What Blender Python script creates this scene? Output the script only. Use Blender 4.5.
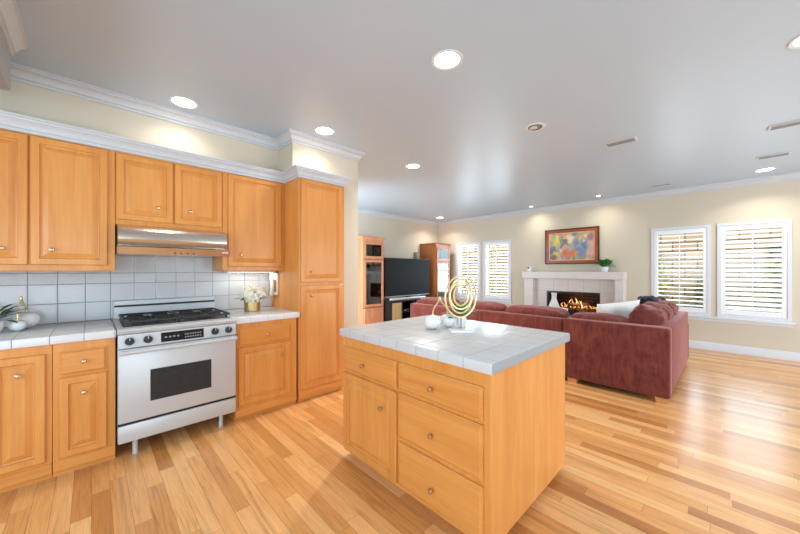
import bpy, bmesh, math, random
from mathutils import Vector, Matrix, noise
random.seed(7)
for o in list(bpy.data.objects): bpy.data.objects.remove(o)
SC = bpy.context.scene
COL = SC.collection
PI = math.pi
def lin(r, g, b):
    f = lambda c: (c/12.92 if c <= .04045 else ((c+.055)/1.055)**2.4)
    return (f(r/255), f(g/255), f(b/255), 1)

# ------------------------------------------------------------------ camera
TH = math.radians(44.08)
cd = bpy.data.cameras.new('camera'); cam = bpy.data.objects.new('camera', cd); COL.objects.link(cam)
cam.location = (0, 0, 1.37); cam.rotation_euler = (PI/2, 0, -TH)
cd.sensor_width = 36; cd.lens = 318.5/800*36; cd.shift_y = 3.1/800; cd.clip_start = .02; cd.clip_end = 200
SC.camera = cam

# ------------------------------------------------------------------ light
SC.view_settings.view_transform = 'Standard'; SC.view_settings.look = 'None'
SC.view_settings.exposure = 0.22; SC.view_settings.gamma = 1; SC.view_settings.use_curve_mapping = False
W = bpy.data.worlds.new('world'); SC.world = W; W.use_nodes = True
bg = W.node_tree.nodes['Background']; bg.inputs[0].default_value = (.93, .97, 1, 1); bg.inputs[1].default_value = 2.3

def area(name, loc, rot, sx, sy, power, color=(1, 1, 1), shape='RECTANGLE', spread=PI):
    l = bpy.data.lights.new(name, 'AREA'); l.shape = shape; l.size = sx
    if shape in ('RECTANGLE', 'ELLIPSE'): l.size_y = sy
    l.energy = power; l.color = color; l.spread = spread
    o = bpy.data.objects.new(name, l); COL.objects.link(o); o.location = loc; o.rotation_euler = rot
    return o
DAY = (.70, .87, 1)
# daylight through the openings of the walls behind the camera and on the left, plus an added fill
area('daylight_patio_doors', (4.6, -3.2, 1.15), (-PI/2, 0, PI), 4.4, 2.1, 92, DAY)
area('daylight_kitchen_window', (-2.45, .6, 1.5), (0, -PI/2, 0), 1.3, 3.0, 68, (.62, .84, 1))
area('daylight_back_door', (-.9, -3.2, 1.2), (-PI/2, 0, PI), 2.2, 2.1, 60, (.62, .84, 1))
area('added_fill_living', (2.45, 5.1, 1.2), (0, -PI/2, math.radians(30)), 2.0, 1.5, 80, DAY)  # added fill lamp at an invented hall opening, brightens the television wall
# daylight in the four shuttered windows
for y, pw in ((5.1, 36), (4.22, 36), (.62, 15), (-.26, 15)):
    area('daylight_shutter_window', (7.88, y, 1.45), (0, PI/2, 0), 1.5, .7, pw, DAY)

# ------------------------------------------------------------------ mesh helpers
class MB:
    def __init__(s): s.bm = bmesh.new()
    def _add(s, vs): return [s.bm.verts.new(v) for v in vs]
    def box(s, x0, x1, y0, y1, z0, z1, bev=0, seg=2, M=None):
        b = bmesh.new() if bev else s.bm
        P = [(x, y, z) for x in (x0, x1) for y in (y0, y1) for z in (z0, z1)]
        if M is not None: P = [M @ Vector(p) for p in P]
        v = [b.verts.new(p) for p in P]
        for q in ((0,1,3,2),(4,6,7,5),(0,4,5,1),(2,3,7,6),(0,2,6,4),(1,5,7,3)):
            b.faces.new([v[i] for i in q])
        if bev:
            bmesh.ops.bevel(b, geom=b.edges[:], offset=bev, segments=seg, profile=.5, affect='EDGES')
            s.merge(b)
        return s
    def merge(s, b, M=None):
        mp = {}
        for v in b.verts: mp[v] = s.bm.verts.new(M @ v.co if M is not None else v.co)
        for f in b.faces:
            try: s.bm.faces.new([mp[v] for v in f.verts])
            except ValueError: pass
        b.free()
    def loft(s, rings, cap0=True, cap1=True, closed=True):
        R = [s._add(r) for r in rings]; n = len(R[0])
        for a, b in zip(R, R[1:]):
            for i in range(n if closed else n-1):
                j = (i+1) % n
                s.bm.faces.new((a[i], a[j], b[j], b[i]))
        if cap0: s.bm.faces.new(R[0][::-1])
        if cap1: s.bm.faces.new(R[-1])
        return s
    def lathe(s, prof, loc=(0,0,0), n=24, M=None, cap0=True, cap1=True):
        L = Vector(loc); rings = []
        for r, z in prof:
            ring = []
            for i in range(n):
                a = 2*PI*i/n; p = Vector((max(r, 1e-4)*math.cos(a), max(r, 1e-4)*math.sin(a), z))
                if M is not None: p = M @ p
                ring.append(p+L)
            rings.append(ring)
        return s.loft(rings, cap0, cap1)
    def tube(s, pts, r, n=10, closed=False):
        pts = [Vector(p) for p in pts]; N = len(pts)
        rr = r if isinstance(r, (list, tuple)) else [r]*N
        up = None; rings = []
        for i, p in enumerate(pts):
            if closed: t = (pts[(i+1) % N]-pts[i-1]).normalized()
            else: t = (pts[min(i+1, N-1)]-pts[max(i-1, 0)]).normalized()
            if up is None: up = t.orthogonal().normalized()
            up = (up-t*up.dot(t)).normalized(); w = t.cross(up)
            rings.append([p+(up*math.cos(2*PI*k/n)+w*math.sin(2*PI*k/n))*rr[i] for k in range(n)])
        if closed: rings.append(rings[0])
        if closed:
            R = [s._add(q) for q in rings[:-1]]
            for i in range(N):
                a, b = R[i], R[(i+1) % N]
                # find best alignment for the last seam
                off = 0
                if i == N-1: off = min(range(n), key=lambda o: (a[0].co-b[o].co).length)
                for k in range(n):
                    s.bm.faces.new((a[k], a[(k+1) % n], b[(k+1+off) % n], b[(k+off) % n]))
            return s
        return s.loft(rings)
    def prism(s, poly, fn, a, b):
        return s.loft([[fn(u, v, a) for u, v in poly], [fn(u, v, b) for u, v in poly]])
    def front(s, fr, u0, u1, z0, z1, rings):
        """stepped panel: fr = (origin, u axis, outward normal); rings = (inset, outward)"""
        o, ua, na = fr; R = []
        for ins, d in rings:
            R.append([o+ua*u+Vector((0,0,z))+na*d for u, z in ((u0+ins,z0+ins),(u1-ins,z0+ins),(u1-ins,z1-ins),(u0+ins,z1-ins))])
        return s.loft(R)
    def ball(s, c, sx, sy, sz, M=None, e=1.0, amp=0, fr=3, seed=0, nu=28, nv=18, sag=0):
        """superellipsoid with soft wrinkles"""
        c = Vector(c); rings = []
        sp = lambda x: math.copysign(abs(x)**e, x)
        for j in range(nv+1):
            ph = -PI/2+PI*j/nv; ring = []
            if j in (0, nv): ph *= .995
            for i in range(nu):
                t = 2*PI*i/nu
                p = Vector((sx*sp(math.cos(ph))*sp(math.cos(t)), sy*sp(math.cos(ph))*sp(math.sin(t)), sz*sp(math.sin(ph))))
                if amp:
                    q = Vector((p.x/sx, p.y/sy, p.z/sz))*fr*.6+Vector((seed*3.1, seed*1.7, seed))
                    p = p*(1+amp*noise.noise(q)+amp*.5*noise.noise(q*2.3))
                p.z -= sag*(p.x/sx)**2
                if M is not None: p = M @ p
                ring.append(c+p)
            rings.append(ring)
        return s.loft(rings)
    def sweep(s, path, prof, closed=False):
        """profile (out, z) along an xy path; 'out' is to the right of travel; mitred"""
        n = len(path); P = [Vector((p[0], p[1], 0)) for p in path]; rings = []
        for i in range(n):
            d0 = (P[i]-P[i-1]).normalized() if i else None
            d1 = (P[i+1]-P[i]).normalized() if i < n-1 else None
            if d0 is None: d0 = d1
            if d1 is None: d1 = d0
            r0 = Vector((d0.y, -d0.x, 0)); r1 = Vector((d1.y, -d1.x, 0))
            m = (r0+r1); m = m/(m.length_squared/2)
            rings.append([P[i]+m*o+Vector((0,0,z)) for o, z in prof])
        return s.loft(rings)
    def leaf(s, base, d, L, w, droop=.3, up=Vector((0,0,1)), fold=.15):
        d = Vector(d).normalized(); side = d.cross(up)
        if side.length < 1e-3: side = Vector((1,0,0))
        side.normalize(); nrm = side.cross(d); base = Vector(base); A = []; C = []; B = []
        for k in range(5):
            t = k/4; ww = w*math.sin(PI*min(.98, t*.9+.06))
            c = base+d*L*t-Vector((0,0,1))*droop*L*t*t
            A.append(c-side*ww+nrm*fold*ww); C.append(c); B.append(c+side*ww+nrm*fold*ww)
        a, c, b = s._add(A), s._add(C), s._add(B)
        for k in range(4):
            s.bm.faces.new((a[k], c[k], c[k+1], a[k+1])); s.bm.faces.new((c[k], b[k], b[k+1], c[k+1]))
        return s
    def build(s, name, m, parent=None, world=True, ang=38, recalc=True):
        bm = s.bm
        if recalc: bmesh.ops.recalc_face_normals(bm, faces=bm.faces[:])
        if parent is not None and world:
            off = BASE[parent.name]; bmesh.ops.translate(bm, verts=bm.verts[:], vec=-off)
        c = math.radians(ang)
        for f in bm.faces: f.smooth = True
        for e in bm.edges:
            if len(e.link_faces) == 2 and e.calc_face_angle(0) > c: e.smooth = False
        me = bpy.data.meshes.new(name); bm.to_mesh(me); bm.free()
        me.materials.append(m)
        o = bpy.data.objects.new(name, me); COL.objects.link(o)
        if parent is not None: o.parent = parent; BASE[o.name] = BASE[parent.name]
        return o
BASE = {}
def tag(o, label, cat, group=None, kind=None):
    o['label'] = label; o['category'] = cat
    if group: o['group'] = group
    if kind: o['kind'] = kind
    return o
def thing(name, label, cat, loc=(0,0,0), rz=0, group=None):
    o = bpy.data.objects.new(name, None); COL.objects.link(o); o.empty_display_size = .1
    o.location = loc; o.rotation_euler = (0, 0, rz); BASE[o.name] = Vector(loc)
    return tag(o, label, cat, group)
def single(name, mb, m, label, cat, loc, group=None, **k):
    """a thing that is one mesh, its origin at its base"""
    bmesh.ops.translate(mb.bm, verts=mb.bm.verts[:], vec=-Vector(loc))
    o = mb.build(name, m, **k); o.location = loc; BASE[o.name] = Vector(loc)
    return tag(o, label, cat, group)
def struct(name, mb, m, parent=None, **k):
    o = mb.build(name, m, parent, **k)
    if parent is None: o['kind'] = 'structure'; BASE[o.name] = Vector((0,0,0))
    return o

# ------------------------------------------------------------------ materials
class N:
    def __init__(s, name):
        s.m = bpy.data.materials.new(name); s.m.use_nodes = True; s.t = s.m.node_tree
        s.p = s.t.nodes['Principled BSDF']; s.out = s.t.nodes['Material Output']
    def n(s, typ, **k):
        x = s.t.nodes.new('ShaderNode'+typ)
        for a, v in k.items(): setattr(x, a, v)
        return x
    def l(s, a, b): s.t.links.new(a, b)
    def val(s, sock, v):
        if hasattr(v, 'is_linked') or hasattr(v, 'node'): s.l(v, sock)
        else: sock.default_value = v
    def math(s, op, a, b=0.0, c=0.0, clamp=False):
        x = s.n('Math', operation=op); x.use_clamp = clamp
        s.val(x.inputs[0], a); s.val(x.inputs[1], b); s.val(x.inputs[2], c)
        return x.outputs[0]
    def vec(s, op, a, b):
        x = s.n('VectorMath', operation=op); s.val(x.inputs[0], a); s.val(x.inputs[1], b); return x.outputs[0]
    def mix(s, f, a, b):
        x = s.n('Mix', data_type='RGBA'); s.val(x.inputs[0], f); s.val(x.inputs[6], a); s.val(x.inputs[7], b)
        return x.outputs[2]
    def noise(s, v, scale=5, detail=3, rough=.5, dist=0):
        x = s.n('TexNoise'); s.l(v, x.inputs['Vector']); x.inputs['Scale'].default_value = scale
        x.inputs['Detail'].default_value = detail; x.inputs['Roughness'].default_value = rough; x.inputs['Distortion'].default_value = dist
        return x.outputs[0]
    def ramp(s, f, stops):
        x = s.n('ValToRGB'); s.l(f, x.inputs[0]); e = x.color_ramp.elements
        while len(e) < len(stops): e.new(.5)
        for el, (p, c) in zip(e, stops): el.position = p; el.color = c
        return x.outputs[0]
    def obj(s): return s.n('TexCoord').outputs['Object']
    def pos(s): return s.n('NewGeometry').outputs['Position']
    def sep(s, v):
        x = s.n('SeparateXYZ'); s.l(v, x.inputs[0]); return x.outputs
    def comb(s, x, y, z):
        c = s.n('CombineXYZ'); s.val(c.inputs[0], x); s.val(c.inputs[1], y); s.val(c.inputs[2], z); return c.outputs[0]
    def set(s, base=None, rough=.5, metal=0, spec=.5, coat=0, coatr=.1, sheen=0):
        p = s.p
        if base is not None: s.val(p.inputs['Base Color'], base)
        s.val(p.inputs['Roughness'], rough); s.val(p.inputs['Metallic'], metal)
        p.inputs['Specular IOR Level'].default_value = spec; p.inputs['Coat Weight'].default_value = coat; p.inputs['Coat Roughness'].default_value = coatr
        p.inputs['Sheen Weight'].default_value = sheen
        return s
    def bump(s, h, strength=.3, dist=.01):
        b = s.n('Bump'); s.l(h, b.inputs['Height']); b.inputs['Strength'].default_value = strength; b.inputs['Distance'].default_value = dist
        s.l(b.outputs[0], s.p.inputs['Normal']); return s

def plain(name, c, rough=.5, metal=0, spec=.5, var=.05, sc=14, coat=0, bump=0, sheen=0):
    k = N(name); v = k.obj(); f = k.noise(v, sc, 3)
    a = tuple(min(1, x*(1-var)) for x in c[:3])+(1,); b = tuple(min(1, x*(1+var)) for x in c[:3])+(1,)
    k.set(k.mix(f, a, b), rough, metal, spec, coat, sheen=sheen)
    if bump: k.bump(k.noise(v, sc*8, 3), bump, .004)
    return k.m
def emit(name, c, s):
    k = N(name); k.set((0,0,0,1), .5)
    k.p.inputs['Emission Color'].default_value = c; k.p.inputs['Emission Strength'].default_value = s
    return k.m
def wood(name, c1, c2, c3, axis=2, rough=.36, coat=.12, fine=1.0):
    """grain runs along the axis (0 x, 1 y, 2 z) of the object"""
    k = N(name); v = k.obj(); oi = k.n('ObjectInfo')
    off = k.math('MULTIPLY', oi.outputs['Random'], 37.0)
    sc = [9*fine]*3; sc[axis] = .9*fine
    q = k.vec('ADD', k.vec('MULTIPLY', v, tuple(sc)), k.comb(off, off, off))
    a = k.noise(q, 1.0, 4, .55, .6)
    sc2 = [70]*3; sc2[axis] = 2.2
    b = k.noise(k.vec('ADD', k.vec('MULTIPLY', v, tuple(sc2)), k.comb(off, off, off)), 1.0, 3, .6, .2)
    base = k.ramp(a, [(.25, c1), (.5, c2), (.75, c3)])
    fin = k.ramp(b, [(.3, (.90,.88,.86,1)), (.6, (1,1,1,1))])
    mm = k.n('Mix', data_type='RGBA', blend_type='MULTIPLY'); mm.inputs[0].default_value = .8
    k.l(base, mm.inputs[6]); k.l(fin, mm.inputs[7])
    k.set(mm.outputs[2], rough, 0, .35, coat, .15); k.bump(b, .05, .002)
    return k.m
CW = (lin(210,136,66), lin(220,149,76), lin(228,159,86))
WV = wood('maple_vertical_grain', *CW, axis=2)
WX = wood('maple_grain_along_x', *CW, axis=0)
WY = wood('maple_grain_along_y', *CW, axis=1)
CH = (lin(190,128,92), lin(204,142,106), lin(214,154,118))
CHV = wood('cherry_vertical_grain', *CH, axis=2)
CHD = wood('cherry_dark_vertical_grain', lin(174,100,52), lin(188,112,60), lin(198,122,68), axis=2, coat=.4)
LEG = wood('foot_wood', lin(196,140,86), lin(206,150,96), lin(214,160,106), axis=0)
TABLEW = wood('table_wood', lin(120,74,44), lin(132,82,50), lin(142,92,58), axis=1)

def tiles(name, sx=None, sy=None, zl=(), w=.003, tile=lin(226,228,230), grout=lin(150,152,155), wavy=.25, emboss=None, rough=.2, spec=.35):
    """glazed tiles; sx, sy = (pitch, offset) of the joints along world x / y; zl = heights of the level joints"""
    k = N(name); P = k.pos(); x, y, z = k.sep(P)
    mask = None
    def line(co, pitch, off):
        f = k.math('FRACT', k.math('DIVIDE', k.math('SUBTRACT', co, off-pitch/2), pitch))
        d = k.math('MULTIPLY', k.math('ABSOLUTE', k.math('SUBTRACT', f, .5)), pitch)
        return d
    ds = []
    if sx: ds.append(line(x, *sx))
    if sy: ds.append(line(y, *sy))
    for h in zl: ds.append(k.math('ABSOLUTE', k.math('SUBTRACT', z, h)))
    d = ds[0]
    for q in ds[1:]: d = k.math('MINIMUM', d, q)
    m = k.math('LESS_THAN', d, w/2)
    soft = k.math('DIVIDE', d, w*2.2, clamp=True)
    nz = k.noise(P, 9, 2)
    col = k.mix(nz, tuple(c*.97 for c in tile[:3])+(1,), tile)
    k.set(k.mix(m, col, grout), k.math('ADD', k.math('MULTIPLY', m, .5), rough), 0, .5)
    h = k.math('ADD', soft, k.math('MULTIPLY', nz, wavy))
    if emboss:
        vo = k.n('TexVoronoi'); k.l(P, vo.inputs['Vector']); vo.inputs['Scale'].default_value = 75
        inside = k.math('MULTIPLY', k.math('GREATER_THAN', z, emboss[0]), k.math('LESS_THAN', z, emboss[1]))
        inside = k.math('MULTIPLY', inside, k.math('LESS_THAN', x, .9))
        h = k.math('ADD', h, k.math('MULTIPLY', k.math('MULTIPLY', vo.outputs['Distance'], inside), 1.6))
    k.p.inputs['Specular IOR Level'].default_value = spec
    k.bump(h, .35, .004)
    return k.m
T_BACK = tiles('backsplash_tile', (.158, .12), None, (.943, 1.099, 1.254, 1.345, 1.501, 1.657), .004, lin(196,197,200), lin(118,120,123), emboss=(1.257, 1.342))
T_CTR = tiles('counter_tile', (.158, -.195), (.158, 3.115), (), .004, lin(222,224,227), lin(140,142,146))
T_CTR2 = tiles('counter_tile_pale', (.158, 1.05), (.158, 3.115), (), .003, lin(224,226,229), lin(182,184,188))
T_ISL = tiles('island_tile', (.158, 1.37), (.159, .912), (), .0035, lin(204,205,207), lin(160,162,165), rough=.3, spec=.2)

# oak strip floor
def floor_mat():
    k = N('oak_strip_floor'); P = k.pos(); x, y, z = k.sep(P); wd = .083
    ix = k.math('FLOOR', k.math('DIVIDE', x, wd)); fx = k.math('FRACT', k.math('DIVIDE', x, wd))
    wn = k.n('TexWhiteNoise', noise_dimensions='1D'); k.l(ix, wn.inputs['W'])
    L = k.math('ADD', k.math('MULTIPLY', wn.outputs['Value'], .5), .75)
    yo = k.math('ADD', k.math('DIVIDE', y, L), k.math('MULTIPLY', wn.outputs['Value'], 91.7))
    iy = k.math('FLOOR', yo); fy = k.math('FRACT', yo)
    w2 = k.n('TexWhiteNoise', noise_dimensions='2D'); k.l(k.comb(ix, iy, 0.0), w2.inputs['Vector'])
    rnd = w2.outputs['Value']
    base = k.ramp(rnd, [(0, lin(192,128,70)), (.25, lin(218,157,94)), (.6, lin(232,172,108)), (1, lin(242,192,132))])
    off = k.math('MULTIPLY', rnd, 53.0)
    g = k.noise(k.vec('ADD', k.vec('MULTIPLY', P, (24, 1.5, 1)), k.comb(off, off, 0.0)), 1.0, 4, .6, 1.2)
    gr = k.ramp(g, [(.30, (.64,.56,.47,1)), (.44, (.93,.91,.88,1)), (.7, (1.06,1.05,1.03,1))])
    f2 = k.noise(k.vec('ADD', k.vec('MULTIPLY', P, (150, 5, 1)), k.comb(off, off, 0.0)), 1.0, 2, .5)
    fr = k.ramp(f2, [(.36, (.86,.82,.77,1)), (.55, (1,1,1,1))])
    m1 = k.n('Mix', data_type='RGBA', blend_type='MULTIPLY'); m1.inputs[0].default_value = .75; k.l(base, m1.inputs[6]); k.l(gr, m1.inputs[7])
    m2 = k.n('Mix', data_type='RGBA', blend_type='MULTIPLY'); m2.inputs[0].default_value = .8; k.l(m1.outputs[2], m2.inputs[6]); k.l(fr, m2.inputs[7])
    dx = k.math('MULTIPLY', k.math('MINIMUM', fx, k.math('SUBTRACT', 1.0, fx)), wd)
    dy = k.math('MULTIPLY', k.math('MINIMUM', fy, k.math('SUBTRACT', 1.0, fy)), L)
    gap = k.math('LESS_THAN', k.math('MINIMUM', dx, dy), .0009)
    col = k.mix(k.math('MULTIPLY', gap, .75), m2.outputs[2], lin(110,70,38))
    k.set(col, k.math('ADD', k.math('MULTIPLY', g, .12), .26), 0, .5, .25, .15)
    k.bump(k.math('SUBTRACT', k.math('MULTIPLY', f2, .12), gap), .12, .002)
    return k.m
FLOOR = floor_mat()
WALL = plain('beige_wall_paint', lin(209,199,180), .75, var=.015, sc=4, bump=.03)
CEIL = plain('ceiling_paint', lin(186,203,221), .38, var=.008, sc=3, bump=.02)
WHITE = plain('white_trim_paint', lin(216,219,225), .4, var=.01)
CROWN = plain('crown_paint', lin(200,204,210), .45, var=.01)
SHUT = plain('white_shutter_paint', lin(240,242,244), .35, var=.01)
def steel(name, c, rough, axis=0, metal=.2, bump=.02):
    k = N(name); v = k.obj(); sc = [220]*3; sc[axis] = 3
    f = k.noise(k.vec('MULTIPLY', v, tuple(sc)), 1.0, 2, .5)
    k.set(k.mix(f, tuple(x*.93 for x in c[:3])+(1,), c), k.math('ADD', k.math('MULTIPLY', f, .1), rough), metal, .5)
    if bump: k.bump(f, bump, .001)
    return k.m
STEEL = steel('brushed_steel', lin(200,203,206), .3)
STEELD = steel('steel_warm_shade', lin(222,212,202), .12, metal=.95, bump=0)
BLACK = plain('black_enamel', lin(26,26,28), .3, var=.1)
IRON = plain('cast_iron', lin(40,40,42), .5, var=.15, bump=.1)
GLASSD = plain('oven_glass', lin(52,52,54), .2, var=.2, sc=22, spec=.25)
SCREEN = plain('tv_screen', lin(36,36,37), .5, var=.02, spec=.08)
DISP = plain('display_glass', lin(22,22,24), .12, var=.05)
MARK = plain('pale_marking', lin(205,206,208), .5)
KNOB = plain('satin_bronze', lin(214,172,140), .25, metal=.9, var=.03)
GOLD = plain('gold_leaf', lin(240,222,168), .3, metal=.7, var=.15, sc=60, bump=.1)
GOLDV = plain('gold_vase', lin(192,164,112), .35, metal=.85, var=.2, sc=40, bump=.15)
PORC = plain('white_porcelain', lin(238,238,238), .15, var=.01, coat=.3)
PORCM = plain('white_matte_ceramic', lin(240,240,240), .4, var=.01)
MARB = plain('white_marble', lin(236,236,234), .2, var=.03, sc=12)
LEAF = plain('green_leaf', lin(70,116,44), .45, var=.35, sc=30)
LEAFD = plain('dark_green_leaf', lin(46,88,38), .4, var=.35, sc=30)
PETAL = plain('cream_petals', lin(244,240,222), .6, var=.04, sc=40)
PLAST = plain('ivory_plastic', lin(236,230,214), .35, var=.01)
BROWN = plain('brown_vase_shadow', lin(120,72,40), .35)
DARKG = plain('grey_interior', lin(120,122,126), .5)
VENT = plain('vent_paint', lin(206,208,212), .5, var=.01)
VENTS = plain('vent_slat_shade', lin(150,152,156), .5)
SOIL = plain('soil', lin(60,44,34), .9, var=.3, sc=60)
def fabric(name, c1, c2, sc=6, sheen=.9, fine=260):
    k = N(name); v = k.obj()
    f = k.noise(v, sc, 4, .6, .8)
    st = k.noise(k.vec('MULTIPLY', v, (34, 34, 6)), 1.0, 4, .7)
    w = k.noise(v, fine, 2)
    c = k.ramp(k.math('ADD', k.math('MULTIPLY', f, .5), k.math('MULTIPLY', st, .5)), [(.34, c1), (.66, c2)])
    k.set(c, .85, 0, .2, sheen=sheen); k.p.inputs['Sheen Roughness'].default_value = .4
    k.p.inputs['Sheen Tint'].default_value = lin(214,160,156)
    k.bump(k.math('ADD', w, k.math('MULTIPLY', st, .5)), .25, .004); return k.m
SOFA = fabric('maroon_chenille', lin(84,36,33), lin(126,66,58))
PILW = fabric('white_knit', lin(238,236,232), lin(250,249,247), sc=4, sheen=.2)
THROW = fabric('navy_knit', lin(26,28,44), lin(50,52,72), sc=6, sheen=.2)
CLOTH = fabric('tan_speaker_cloth', lin(178,150,108), lin(196,168,124), sc=4, sheen=.1)
def stone(name, c1, c2, pitch=None):
    k = N(name); P = k.pos(); x, y, z = k.sep(P)
    f = k.noise(k.vec('MULTIPLY', P, (4, 4, 14)), 1.0, 4, .6)
    c = k.mix(f, c1, c2)
    if pitch:
        lf = lambda co, p, o: k.math('MULTIPLY', k.math('ABSOLUTE', k.math('SUBTRACT', k.math('FRACT', k.math('DIVIDE', k.math('SUBTRACT', co, o), p)), .5)), p)
        d = k.math('MINIMUM', lf(y, pitch, 1.84+pitch/2), lf(z, pitch, .9+pitch/2))
        c = k.mix(k.math('LESS_THAN', d, .003), c, lin(186,178,172))
    k.set(c, .35, 0, .4); return k.m
TRAV = stone('pale_travertine', lin(214,204,198), lin(232,225,220))
TRAVT = stone('pale_travertine_tile', lin(212,202,197), lin(230,222,217), .305)
def thin_glass(name, tint=(.95,.98,.98,1), refl=.015):
    k = N(name); t = k.t; t.nodes.remove(k.p)
    a = k.n('BsdfTransparent'); a.inputs[0].default_value = tint
    g = k.n('BsdfGlossy'); g.inputs['Roughness'].default_value = .02
    m = k.n('MixShader'); m.inputs[0].default_value = refl
    k.l(a.outputs[0], m.inputs[1]); k.l(g.outputs[0], m.inputs[2]); k.l(m.outputs[0], k.out.inputs[0]); return k.m
PANE = thin_glass('window_glass')
CABGL = thin_glass('cabinet_glass', (.42,.45,.5,1), .22)
CABGLD = thin_glass('smoked_cabinet_glass', (.08,.08,.09,1), .08)
def brick(name, c1, c2, mort, bw, bh):
    k = N(name); P = k.pos(); x, y, z = k.sep(P)
    b = k.n('TexBrick'); k.l(k.comb(k.math('ADD', y, x), z, 0.0), b.inputs['Vector'])
    b.inputs['Color1'].default_value = c1; b.inputs['Color2'].default_value = c2; b.inputs['Mortar'].default_value = mort
    b.inputs['Scale'].default_value = 1; b.inputs['Brick Width'].default_value = bw; b.inputs['Row Height'].default_value = bh
    b.inputs['Mortar Size'].default_value = .012; b.inputs['Bias'].default_value = 0
    k.set(b.outputs[0], .9, 0, .2); k.bump(b.outputs[1], -.5, .02); return k.m
GWALL = brick('garden_block_wall', lin(222,190,160), lin(200,160,132), lin(120,96,80), .42, .2)
FBOX = brick('firebox_brick', lin(74,56,50), lin(56,42,38), lin(40,32,30), .22, .07)
GROUND = plain('garden_ground', lin(150,140,110), .9, var=.3, sc=3)
LAMPON = emit('lamp_lens', (1, .96, .88, 1), 9)
RECESS = plain('eyeball_recess_shade', lin(104,104,105), .4)
FLAME = emit('flame', (1, .36, .09, 1), 1.3)
FLAMEC = emit('flame_core', (1, .62, .26, 1), 2.2)

# ------------------------------------------------------------------ room shell
CEILZ = 2.83; XF = 7.62; YT = 6.2; YK = 3.77; XE = 2.393; YR = -3.3; XL = -2.55
struct('floor', MB().box(XL-.15, XF+.12, YR-.15, YT+.15, -.1, 0), FLOOR)
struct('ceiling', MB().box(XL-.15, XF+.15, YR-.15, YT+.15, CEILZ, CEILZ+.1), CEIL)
def wall_holes(fn, a0, a1, holes):
    """boxes filling a0..a1 x 0..CEILZ except the holes (a0,a1,z0,z1)"""
    m = MB(); cuts = sorted({a0, a1, *[h[0] for h in holes], *[h[1] for h in holes]})
    for p, q in zip(cuts, cuts[1:]):
        hs = sorted([h for h in holes if h[0] <= p+1e-6 and h[1] >= q-1e-6], key=lambda h: h[2]); z = 0
        for h in hs:
            if h[2] > z: fn(m, p, q, z, h[2])
            z = h[3]
        if z < CEILZ: fn(m, p, q, z, CEILZ)
    return m
WIN = [(4.745, 5.465), (3.865, 4.58), (.26, .975), (-.62, .092)]      # holes inside the casings
FB = (1.84, 2.906, .38, .90)
struct('wall_east', wall_holes(lambda m, p, q, z0, z1: m.box(XF, XF+.14, p, q, z0, z1), YR-.15, YT+.15,
       [(a, b, .63, 2.105) for a, b in WIN]+[FB]), WALL)
struct('wall_north', MB().box(2.2, XF, YT, YT+.14, 0, CEILZ), WALL)
kw = MB().box(XL, 2.2, YK, YK+.14, 0, CEILZ)
struct('wall_back', kw, WALL)
struct('wall_living', MB().box(2.197, 2.393, 3.93, 4.1, 0, CEILZ).box(2.197, 2.393, 6.1, YT-.001, 0, CEILZ).box(2.197, 2.393, 4.1, 6.1, 2.2, CEILZ).box(2.2, 2.393, YK+.001, 3.93, 0, CEILZ), WALL)
sf = MB().box(XL, 1.535, 3.57, YK, 2.33, CEILZ)
sf.box(1.535, 2.10, 3.225, YK, 2.33, CEILZ)
sf.box(2.10, XE, 3.225, YK+.14, 0, CEILZ, bev=.0)
struct('wall_soffit', sf, WALL)
struct('wall_south', wall_holes(lambda m, p, q, z0, z1: m.box(p, q, YR-.12, YR, z0, z1), XL, XF,
       [(2.4, 6.8, .05, 2.2), (-2.0, .2, .05, 2.2)]), WALL)
struct('wall_west', wall_holes(lambda m, p, q, z0, z1: m.box(XL-.12, XL, p, q, z0, z1), YR, YK,
       [(-.9, 2.1, .9, 2.2)]), WALL)
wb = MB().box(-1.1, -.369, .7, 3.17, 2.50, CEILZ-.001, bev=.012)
struct('wall_west_soffit', wb, plain('soffit_shade_grey', lin(172,176,182), .5))  # grey made darker to stand in for shade on this soffit
# mouldings
def crown(h=.10, p=.075, top=CEILZ):
    k = h/.10; q = p/.075
    return [(0, top), (.075*q, top), (.075*q, top-.014*k), (.064*q, top-.016*k), (.062*q, top-.028*k), (.050*q, top-.034*k), (.036*q, top-.048*k), (.026*q, top-.064*k),
            (.024*q, top-.076*k), (.012*q, top-.079*k), (.012*q, top-.10*k), (0, top-.10*k)]
struct('trim_1', MB().sweep([(XL, 3.57), (1.535, 3.57), (1.535, 3.225), (XE, 3.225), (XE, YT)], crown()), CROWN)
struct('trim_2', MB().sweep([(XE, YT), (XF, YT), (XF, YR)], crown()), CROWN)
struct('trim_3', MB().sweep([(-.369, 3.17), (-.369, .7)][::-1], crown()), CROWN)
struct('trim_4', MB().sweep([(XL, 3.425), (1.535, 3.425), (1.535, 3.085), (2.095, 3.085), (2.095, 3.224)], crown(.105, .062, 2.433)), CROWN)
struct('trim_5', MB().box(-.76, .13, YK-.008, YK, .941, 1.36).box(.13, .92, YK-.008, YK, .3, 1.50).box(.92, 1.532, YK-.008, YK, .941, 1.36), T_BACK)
bb = [(0, 0), (.016, 0), (.016, .115), (.010, .128), (0, .13)]
struct('baseboard_east', MB().sweep([(XF, 1.40), (XF, YR)], bb).sweep([(XF, YT), (XF, 3.395)], bb), WHITE)
struct('baseboard_north', MB().sweep([(XE, YT), (XF, YT)], bb), WHITE)
struct('baseboard_living', MB().sweep([(2.10, 3.225), (XE, 3.225), (XE, 4.1)], bb), WHITE)

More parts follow.
